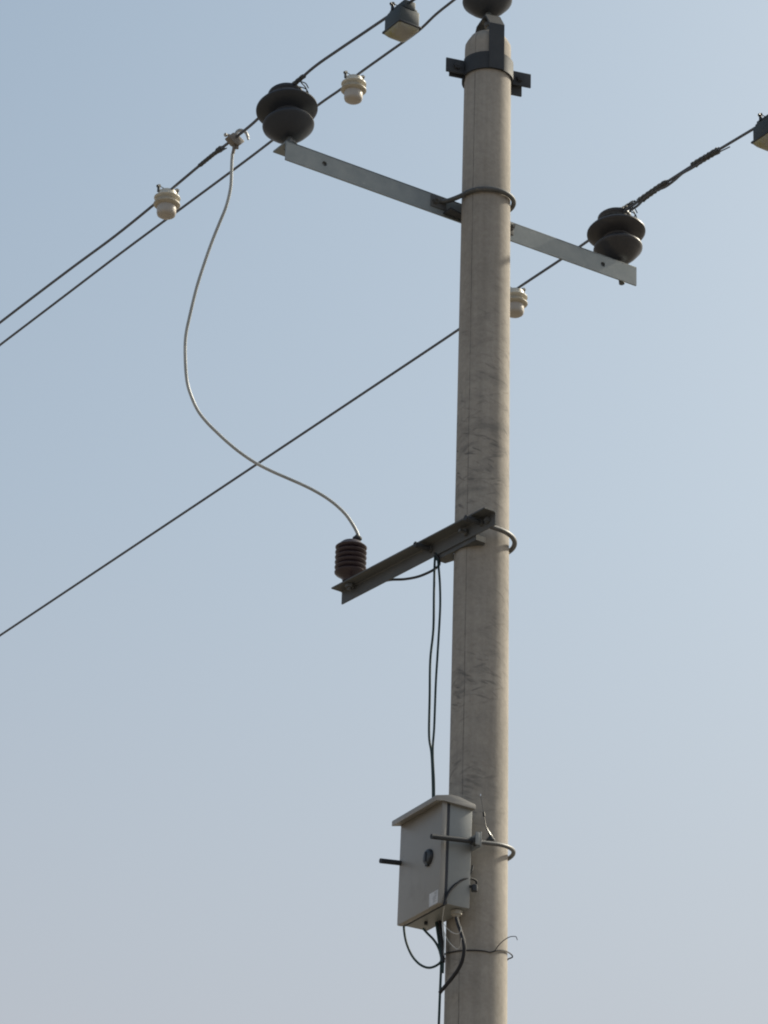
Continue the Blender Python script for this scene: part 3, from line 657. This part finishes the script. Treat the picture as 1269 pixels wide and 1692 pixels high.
cable('drop_cable', jumper, .0056, M['pale_sheath'], 'pale grey S-curved cable dropping from the left wire to the maroon ribbed insulator', 'cable', n=12, k=8)

# ------------------------------------------------------------ cables
G1 = 'dark cables hanging between the arm, the box and the ground'
cable('cable', cable_a, .0042, M['slate_cable'], 'dark slate cable hanging from the lower arm behind the box and on down past it', 'cable', G1)
cable('cable', cable_b, .0039, M['slate_cable'], 'slightly shorter slate-green cable hanging from the lower arm, ending just below the box', 'cable', G1)
cable('cable', lead, .0046, M['black_cable'], 'short black lead sagging under the lower arm from the maroon insulator', 'cable', G1)
cable('cable', loop, .0040, M['slate_cable'], 'thin green-grey cable in a wide loop below the left corner of the box', 'cable', G1)
cable('cable', loop2, .0040, M['slate_cable'], 'thin cable curving from the middle of the box underside to the bundle', 'cable', G1)
cable('cable', b1, .0048, M['slate_cable'], 'left strand of the dark cable bundle under the box', 'cable', G1)
cable('cable', b2, .0056, M['black_cable'], 'black middle strand of the cable bundle under the box', 'cable', G1)
cable('cable', b3, .0020, M['pale_sheath'], 'thin pale strand of the cable bundle against the pole under the box', 'cable', G1)
cable('cable', thick, [.0062]*8, M['black_cable'], 'thick black cable bowing from the box underside across the pole below it', 'cable', G1)
cable('cable', side1, .0036, M['black_cable'], 'black cable curving down the right side of the box from the hoop clamp', 'cable', 'black antenna cables on the side of the box')
cable('cable', side2, .0038, M['black_cable'], 'black cable arching up the right side of the box to the plug behind it', 'cable', 'black antenna cables on the side of the box')
cable('thin_wire', white1, .0011, M['white_wire'], 'thin white wire looping down from the lower front corner of the box, the upper loop', 'wire', 'thin white wires below the box', n=6)
cable('thin_wire', white2, .0010, M['white_wire'], 'thin white wire drooping below the box, the lower loop', 'wire', 'thin white wires below the box', n=6)

# tie wire round the pole
zt = 5.18
tw = thing('tie_wire', 'thin rusty wire tied round the pole below the box with a free hooked end', 'wire', W3((0, 0, zt)), (0, 0, 0))
o = W3((0, 0, zt)) - PX(zt); mb = MB()
loop_pts = [Vector(p) for p in tie]
a_end = math.atan2(tie[-1][1], tie[-1][0]); a_st = math.atan2(tie[0][1], tie[0][0])
back = []
for i in range(1, 16):
    a = a_end + ((a_st - a_end) % (2*pi))*i/16; back.append((.103*cos(a), .103*sin(a), tie[-1][2] + (tie[0][2]-tie[-1][2])*i/16))
mb.tube([W3(p)-o for p in tie + back + [tie[0]]], .0022, 6, smooth=4)
mb.build('pole_loop', M['black_cable'], tw)
mb = MB(); mb.tube([W3(p)-o for p in tie_end], .0014, 6, smooth=5); mb.build('free_end', M['black_cable'], tw)
mb = MB(); p0 = Vector(W3(tie[0])-o)
mb.tube([p0, p0+Vector((-.012, -.006, .008)), p0+Vector((-.018, -.008, .000)), p0+Vector((-.012, -.008, -.010)), p0+Vector((-.012, -.006, -.04))], .0014, 6, smooth=5); mb.build('twisted_end', M['black_cable'], tw)

# ------------------------------------------------------------ control box
BY = R(32.65 - 4.4)
# origin at the near lower front corner; x' into the box towards the pole, y' along its front
bo = W3((-.212, -.119, 5.290))
cb_ = thing('control_box', 'grey sheet-metal box with overhanging roof and round lock strapped to the pole', 'electrical box', bo, (0, R(.5), BY))
BW, BD, BH = .270, .112, .343
DT = .020
mb = MB(); mb.box((DT+.010, .002, .004), (BD, BW-.002, BH), .003); mb.build('cabinet', M['paint_bluish_light'], cb_)
mb = MB(); mb.box((0, 0, 0), (DT, BW, BH-.002), .005)
door = mb.build('door', M['paint'], cb_)
mb = MB(); mb.box((DT-.001, .0035, .003), (DT+.0105, BW-.0035, BH-.004)); mb.build('gasket', M['gasket'], cb_)
mb = MB()
sec = [(-.031, BH-.012), (-.031, BH+.004), (-.028, BH+.008), (.026, BH+.021), (.058, BH+.020), (BD+.002, BH+.007), (BD+.005, BH+.003), (BD+.005, BH-.009), (BD+.002, BH-.010), (.0, BH-.003)]
mb.prism(sec, -.010, BW+.003, axis=1, bev=.0015); mb.build('roof', M['paint'], cb_, sharp=25)
ky, kz = (-.0464+.119), (5.4623-5.290)
mb = MB(); Mx = Matrix.Translation((0, ky, kz)) @ Matrix.Rotation(-pi/2, 4, 'Y')
mb.lathe([(.027, -.001), (.027, .004), (.024, .010), (.020, .012), (.012, .013), (0, .013)], 32, Mx)
mb.box((-.011, ky-.006, kz-.030), (.0, ky+.008, kz-.014), .002)
lk = mb.build('lock', M['blackplastic'], door)
mb = MB(); mb.box((-.016, ky-.004, kz-.016), (-.012, ky+.004, kz+.016), .0015); mb.build('lock_handle', M['gasket'], lk)
mb = MB(); mb.box((-.0012, .0065, .003), (-.0002, .0610, .0465)); st = mb.build('sticker', M['label'], door)
mb = MB()
rnd = random.Random(3)
for row, (zz, x0, x1) in enumerate(((.040, .012, .030), (.036, .014, .026), (.029, .014, .034), (.0245, .020, .036), (.020, .018, .034), (.0155, .022, .036), (.011, .014, .032))):
    x = x0
    while x < x1:
        wd = .0016+rnd.random()*.0022; mb.box((-.0017, x, zz), (-.0013, x+wd, zz+.0016)); x += wd + .0011
mb.build('sticker_print', M['ink'], st)
# rail and lugs at the back
mb = MB(); mb.box((BD+.0005, -.052, .196), (BD+.0055, BW+.040, .246), .001)
for yy in (-.052, BW+.006): mb.box((BD-.016, yy, .200), (BD+.0003, yy+.004, .242), .001)
mb.build('mounting_rail', M['paint_bluish_light'], cb_)
mb = MB(); mb.lathe([(.017, -.011), (.017, .003), (.009, .003)], 12, Matrix.Translation((.084, .034, -.002))); mb.lathe([(.010, -.017), (.012, -.011)], 16, Matrix.Translation((.084, .034, -.002)))
mb.build('cable_gland', M['gland'], cb_)
for yy in (.190,):
    mb = MB(); mb.lathe([(.006, -.007), (.006, .005)], 14, Matrix.Translation((.062, yy, 0))); mb.build('cable_outlet', M['blackplastic'], cb_)
mb = MB(); mb.lathe([(.010, -.012), (.011, -.004), (.011, .006), (.007, .010)], 16, Matrix.Translation((BD+.012, -.004, .075))); mb.tube([(BD-.002, .004, .078), (BD+.012, -.004, .080)], .005, 8)
mb.build('antenna_plug', M['blackplastic'], cb_)

# ------------------------------------------------------------ antenna
an = thing('antenna', 'small black whip antenna with a round base standing on the hoop clamp beside the box', 'antenna', W3(ant[0]), (0, 0, RZ))
base = Vector(W3(ant[0])); q = Matrix.Rotation(-RZ, 3, 'Z')
loc_ = [q @ (Vector(W3(p))-base) for p in ant]
mb = MB(); mb.lathe([(.0145, -.006), (.0150, 0), (.012, .005), (.007, .010), (.005, .016), (0, .017)], 24); mb.build('base', M['blackplastic'], an)
mb = MB(); mb.tube([(0, 0, .012), loc_[0].lerp(loc_[1], .5)+Vector((0, 0, .006)), loc_[1], loc_[2]], [.0042, .0028, .0016, .0012], 8); mb.build('whip', M['blackplastic'], an)
mb = MB(); dv = (loc_[2]-loc_[1]).normalized(); mb.tube([loc_[2]-dv*.006, loc_[2]+dv*.008], .0040, 8); mb.build('coil', M['blackplastic'], an)
mb = MB(); mb.tube([loc_[2], loc_[3]], .0008, 6); mb.build('tip_rod', M['galv_dark'], an)
mb = MB(); mb.tube([loc_[3]-Vector((0, 0, .003)), loc_[3]+Vector((0, 0, .004))], .0016, 6); mb.build('tip', M['chrome'], an)
